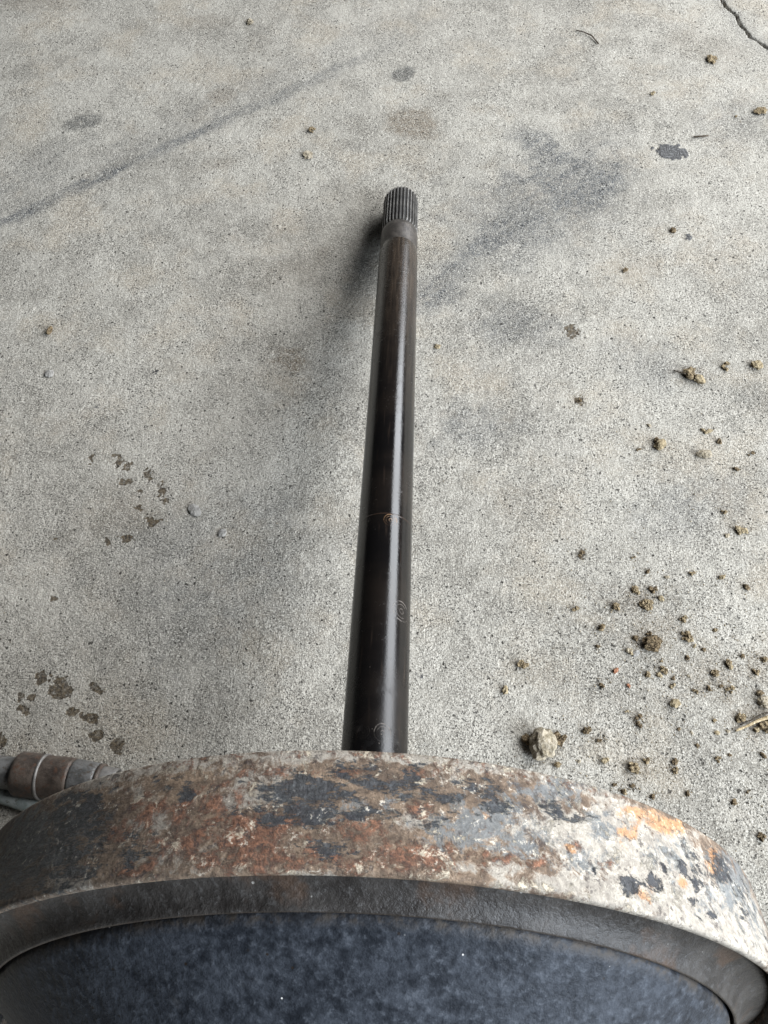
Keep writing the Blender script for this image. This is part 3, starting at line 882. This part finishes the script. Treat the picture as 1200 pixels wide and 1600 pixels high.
crumb('soil_clod', 1139, 1037, 18, 'brown', 'upright dark and tan crumb above the straw twig', 'soil clod', parts=3, stretch_=(0.6, 1.2))
crumb('soil_clod', 1158, 1122, 20, 'brown', 'brown crumb lying against the end of the straw twig', 'soil clod', parts=4)
crumb('soil_clod', 1199, 1136, 26, 'brown', 'brown clod under the straw twig at the right edge', 'soil clod', parts=5)
crumb('pebble', 1194, 1097, 17, 'stone', 'pale pebble at the right edge above the straw twig', 'pebble')
crumb('soil_clod', 1113, 93, 20, 'brown', 'brown crumb below the crack in the top right corner', 'soil clod', parts=4, flat=0.5)
crumb('soil_clod', 1188, 173, 22, 'brown', 'flat brown crumb at the top right edge', 'soil clod', parts=5, flat=0.4)
crumb('soil_clod', 488, 203, 13, 'brown', 'lone brown crumb on the concrete above and left of the splined tip', 'soil clod', parts=3)
crumb('seed', 78, 517, 14, 'dark', 'dark oblong seed alone at the left side', 'seed', stretch_=(0.45, 1.1), rough=0.12, ang=-12)
crumb('pebble', 77, 584, 14, 'grey', 'small pale grey pebble below the dark seed at the left', 'pebble', rough=0.15, flat=0.3)
crumb('pebble', 304, 797, 22, 'grey', 'smooth grey pebble set in the concrete left of the shaft', 'pebble', stretch_=(1.1, 0.75), rough=0.12, flat=0.18)
crumb('pebble', 347, 833, 13, 'grey', 'small grey pebble below the smooth set pebble left of the shaft', 'pebble', rough=0.2, flat=0.25)
crumb('pebble', 391, 35, 9, 'stone', 'tiny pale pebble near the top edge left of centre', 'pebble', rough=0.25)
crumb('soil_clod', 481, 243, 20, 'stone', 'flat pale mortar crumb below the lone brown crumb', 'crumb', parts=5, flat=0.28)

LAND = (('biggest dark soil clod', 1022, 1002), ('largest pale stone', 848, 1165), ('straw twig', 1172, 1132), ('cream pebble', 1100, 710),
        ('brown leafy clod', 1080, 583), ('black tar spot', 1047, 237), ('lone tan lump', 1157, 830), ('upright two-tone crumb', 1139, 1037))
DIRS = ('right of', 'above right of', 'above', 'above left of', 'left of', 'below left of', 'below', 'below right of')
ORD = ('nearest', 'second', 'third', 'fourth', 'fifth', 'sixth', 'seventh')


def place_labels(items, what):
    """one label for each small crumb: which one it is, counted outwards from a thing that is easy to find"""
    def sector(l, it):
        return int(round(math.degrees(math.atan2(l[2] - it[1], it[0] - l[1])) / 45.0)) % 8
    out = []
    for it in items:
        best = None
        for l in LAND:
            sec = sector(l, it)
            dist = math.hypot(it[0] - l[1], it[1] - l[2])
            rank = sum(1 for q in items if sector(l, q) == sec and math.hypot(q[0] - l[1], q[1] - l[2]) < dist)
            key = (rank * 60 + dist, rank)
            if best is None or key < best[0]:
                best = (key, '%s, %s one %s the %s' % (what, ORD[min(rank, 6)], DIRS[sec], l[0]))
        out.append(best[1])
    return out


CR_DARK = (
        (899, 951, 13, 'brown', 2), (962, 948, 17, 'brown', 4), (940, 980, 15, 'brown', 3), (992, 922, 13, 'brown', 3), (1019, 921, 14, 'dark', 3), (993, 997, 14, 'dark', 3),
        (1068, 968, 14, 'brown', 3), (940, 1071, 8, 'dark', 1), (1013, 1052, 11, 'brown', 3), (1039, 1047, 13, 'brown', 4), (998, 1120, 13, 'dark', 2),
        (1000, 1134, 12, 'dark', 3), (916, 1142, 15, 'dark', 3), (938, 1157, 10, 'dark', 2), (991, 1199, 18, 'brown', 4), (1009, 1188, 13, 'brown', 3),
        (1055, 1203, 14, 'brown', 3), (1054, 1190, 8, 'dark', 1), (1061, 1138, 10, 'dark', 2), (1123, 1186, 12, 'brown', 3), (1160, 1025, 10, 'dark', 2),
        (1117, 1052, 14, 'brown', 4), (1088, 1080, 12, 'brown', 3), (1108, 1076, 8, 'dark', 1), (1127, 1072, 9, 'dark', 2), (1141, 1078, 14, 'brown', 3),
        (1187, 1083, 9, 'dark', 1), (1116, 1126, 11, 'brown', 3), (1189, 1307, 15, 'dark', 3), (1169, 1236, 9, 'dark', 2), (1147, 1254, 8, 'dark', 1),
        (975, 1236, 12, 'brown', 3), (989, 1228, 11, 'dark', 2), (1167, 918, 8, 'dark', 1), (1084, 895, 12, 'brown', 2), (1131, 800, 10, 'brown', 3),
        (997, 702, 10, 'dark', 2), (1124, 690, 8, 'dark', 1), (1172, 708, 10, 'dark', 2), (1150, 733, 7, 'dark', 1), (990, 870, 9, 'brown', 2),
        (908, 866, 10, 'dark', 2), (904, 626, 12, 'dark', 2), (977, 422, 8, 'dark', 1), (1052, 360, 9, 'dark', 1), (1150, 182, 9, 'brown', 2),
        (1182, 1050, 11, 'brown', 3), (1195, 1030, 12, 'brown', 3), (1074, 1028, 7, 'dark', 1), (1052, 1060, 6, 'dark', 1), (1034, 1033, 8, 'brown', 2),
        (1013, 990, 10, 'dark', 2), (934, 1010, 6, 'dark', 1), (1100, 1015, 6, 'dark', 1), (1012, 893, 7, 'dark', 1), (1118, 985, 6, 'brown', 1),
        (960, 1226, 9, 'dark', 2), (1192, 1180, 8, 'dark', 1), (1090, 1165, 6, 'dark', 1), (1075, 1240, 7, 'dark', 1), (1020, 1245, 7, 'dark', 1), (1140, 1180, 6, 'dark', 1))
for (px, py, sz, kd, n), lb in zip(CR_DARK, place_labels(CR_DARK, 'small dark brown soil crumb')):
    crumb('soil_crumb', px, py, sz, kd, lb, 'soil crumb', 'dark soil crumbs right of the shaft', parts=n, sub=3 if n > 1 else 2)
CR_TAN = ((789, 1078, 9, 1), (1128, 902, 14, 2), (1052, 1071, 13, 2), (1054, 1099, 14, 1), (980, 1111, 10, 2), (949, 1188, 14, 2), (1107, 674, 9, 1),
                      (1098, 672, 6, 1), (1020, 145, 13, 2), (1078, 998, 9, 1), (1027, 1011, 10, 2), (996, 925, 7, 1), (1033, 935, 8, 1), (1141, 1041, 9, 1),
                      (1120, 1145, 7, 1), (1182, 1140, 8, 1), (1085, 1010, 6, 1), (1030, 1055, 7, 1), (985, 1020, 7, 1), (683, 542, 8, 1))
for (px, py, sz, n), lb in zip(CR_TAN, place_labels(CR_TAN, 'small tan soil crumb')):
    crumb('tan_crumb', px, py, sz, 'tan', lb, 'soil crumb', 'tan soil crumbs right of the shaft', parts=n, sub=2)
CR_RED = ((962, 1048, 9), (982, 1071, 6))
for (px, py, sz), lb in zip(CR_RED, place_labels(CR_RED, 'small reddish chip')):
    crumb('reddish_chip', px, py, sz, 'red', lb, 'chip', 'reddish chips right of the shaft', sub=2)
CR_WHITE = ((1042, 902, 7), (1136, 837, 7), (1014, 665, 6), (983, 1017, 9), (1076, 1057, 6), (1080, 1145, 5), (1137, 1143, 6), (905, 1190, 5))
for (px, py, sz), lb in zip(CR_WHITE, place_labels(CR_WHITE, 'tiny whitish chip')):
    crumb('whitish_chip', px, py, sz, 'stone', lb, 'chip', 'whitish chips right of the shaft', sub=2, flat=0.5)
crumb('slate_chip', 994, 1021, 13, 'grey', 'flat grey slate chip below the biggest dark clod', 'chip', stretch_=(0.6, 1.0), flat=0.2, rough=0.25)


def twig(name, pts, r0, r1, mat, label, split=False):
    bm = bmesh.new()
    rings = []
    n = len(pts)
    for i, p in enumerate(pts):
        a, b = pts[max(0, i - 1)], pts[min(n - 1, i + 1)]
        d_ = (b - a).normalized()
        side = d_.cross(Vector((0, 0, 1))).normalized()
        up = side.cross(d_)
        r = (r0 + (r1 - r0) * i / (n - 1)) * (1 + 0.25 * mnoise.noise(p * 400))
        rings.append([bm.verts.new(p + side * (math.cos(t) * r) + up * (math.sin(t) * r * 0.8)) for t in [k * math.pi / 4 for k in range(8)]])
    for a, b in zip(rings, rings[1:]):
        for k in range(8):
            bm.faces.new((a[k], a[(k + 1) % 8], b[(k + 1) % 8], b[k]))
    bm.faces.new(rings[0][::-1])
    bm.faces.new(rings[-1])
    bm.normal_update()
    me = bpy.data.meshes.new(name)
    base = sum(pts, Vector()) / n
    base.z = 0
    for v in bm.verts:
        v.co -= base
    bm.to_mesh(me)
    bm.free()
    o = link(name, me, mat)
    o.location = base
    return tag(o, label, 'twig')


def path(pix, z):
    out = []
    for (x0, y0, z0), (x1, y1, z1) in zip([(*p, q) for p, q in zip(pix, z)], [(*p, q) for p, q in zip(pix[1:], z[1:])]):
        for k in range(5):
            f = k / 5
            out.append(gnd(x0 + (x1 - x0) * f, y0 + (y1 - y0) * f, z0 + (z1 - z0) * f))
    out.append(gnd(*pix[-1], z[-1]))
    return out


twig('straw_twig', path([(1149, 1142), (1168, 1134), (1184, 1126), (1212, 1117), (1240, 1112)], [0.0012, 0.002, 0.003, 0.004, 0.004]), 0.0007, 0.0016, M_TWIG,
     'pale straw twig sticking in at the right edge')
twig('straw_twig', path([(1156, 1133), (1176, 1124), (1186, 1118), (1200, 1113)], [0.001, 0.003, 0.004, 0.004]), 0.0004, 0.0007, M_DTWIG,
     'thin dark twig just above the pale straw twig')
twig('dark_twig', path([(900, 47), (912, 50), (924, 55), (935, 68)], [0.001, 0.0018, 0.0018, 0.001]), 0.0006, 0.0009, M_DTWIG,
     'dark curved twig near the top edge right of centre')
twig('grey_twig', path([(1084, 214), (1094, 213), (1107, 212)], [0.001, 0.0015, 0.001]), 0.0011, 0.0008, M_DTWIG,
     'short grey twig above the black tar spot at the right')
twig('dark_twig', path([(1052, 578), (1062, 582), (1072, 584)], [0.001, 0.002, 0.003]), 0.0004, 0.0008, M_DTWIG,
     'fine dark stem on the left of the leafy clod')

# fine grit too small to count
def grit():
    bm = bmesh.new()
    r2 = random.Random(5)
    for k in range(1500):
        if k < 800:
            x, y = r2.uniform(860, 1230), min(1330, max(500, r2.gauss(1030, 150)))
        else:
            x, y = r2.uniform(-60, 1260), r2.uniform(-20, 1330)
        c = gnd(x, y)
        r = r2.uniform(0.0002, 0.0006) * (1.0 if k < 800 else 0.8)
        R = Matrix.Rotation(r2.random() * 6, 3, 'Z') @ Matrix.Rotation(r2.random() * 6, 3, 'X')
        vs = [bm.verts.new(c + Vector((0, 0, r * 0.4)) + (R @ Vector(p)) * r * r2.uniform(0.7, 1.3)) for p in ((1, 0, 0), (-1, 0, 0), (0, 1, 0), (0, -1, 0), (0, 0, 1), (0, 0, -1))]
        for a, b, c_ in ((0, 2, 4), (2, 1, 4), (1, 3, 4), (3, 0, 4), (2, 0, 5), (1, 2, 5), (3, 1, 5), (0, 3, 5)):
            f = bm.faces.new((vs[a], vs[b], vs[c_]))
            f.material_index = k % 4
    spots = [(q[0], q[1], q[2]) for q in CR_DARK] + [(1022, 1002, 30), (1011, 947, 24), (850, 1165, 46), (1073, 994, 22), (1158, 1122, 26), (1195, 1130, 30),
                                                    (1080, 585, 26), (1139, 1037, 20), (1110, 1065, 60), (1020, 985, 60), (817, 1039, 18), (1157, 830, 18)]
    for px, py, sz in spots:
        for k in range(int(6 + sz * 0.9)):
            c = gnd(px + r2.gauss(0, sz * 0.75), py + r2.gauss(0, sz * 0.65))
            r = r2.uniform(0.00015, 0.00050)
            R = Matrix.Rotation(r2.random() * 6, 3, 'Z') @ Matrix.Rotation(r2.random() * 6, 3, 'X')
            vs = [bm.verts.new(c + Vector((0, 0, r * 0.4)) + (R @ Vector(p)) * r * r2.uniform(0.7, 1.4)) for p in ((1, 0, 0), (-1, 0, 0), (0, 1, 0), (0, -1, 0), (0, 0, 1), (0, 0, -1))]
            for a, b, c_ in ((0, 2, 4), (2, 1, 4), (1, 3, 4), (3, 0, 4), (2, 0, 5), (1, 2, 5), (3, 1, 5), (0, 3, 5)):
                f = bm.faces.new((vs[a], vs[b], vs[c_]))
                f.material_index = (0, 1, 1, 3)[k % 4]
    me = bpy.data.meshes.new('grit')
    bm.to_mesh(me)
    bm.free()
    for m in (M_DARK, M_BROWN, M_BLACK, M_TAN):
        me.materials.append(m)
    o = link('grit', me, None, None, smooth=False)
    tag(o, 'fine soil grit sprinkled over the concrete', None, None, 'stuff')


grit()
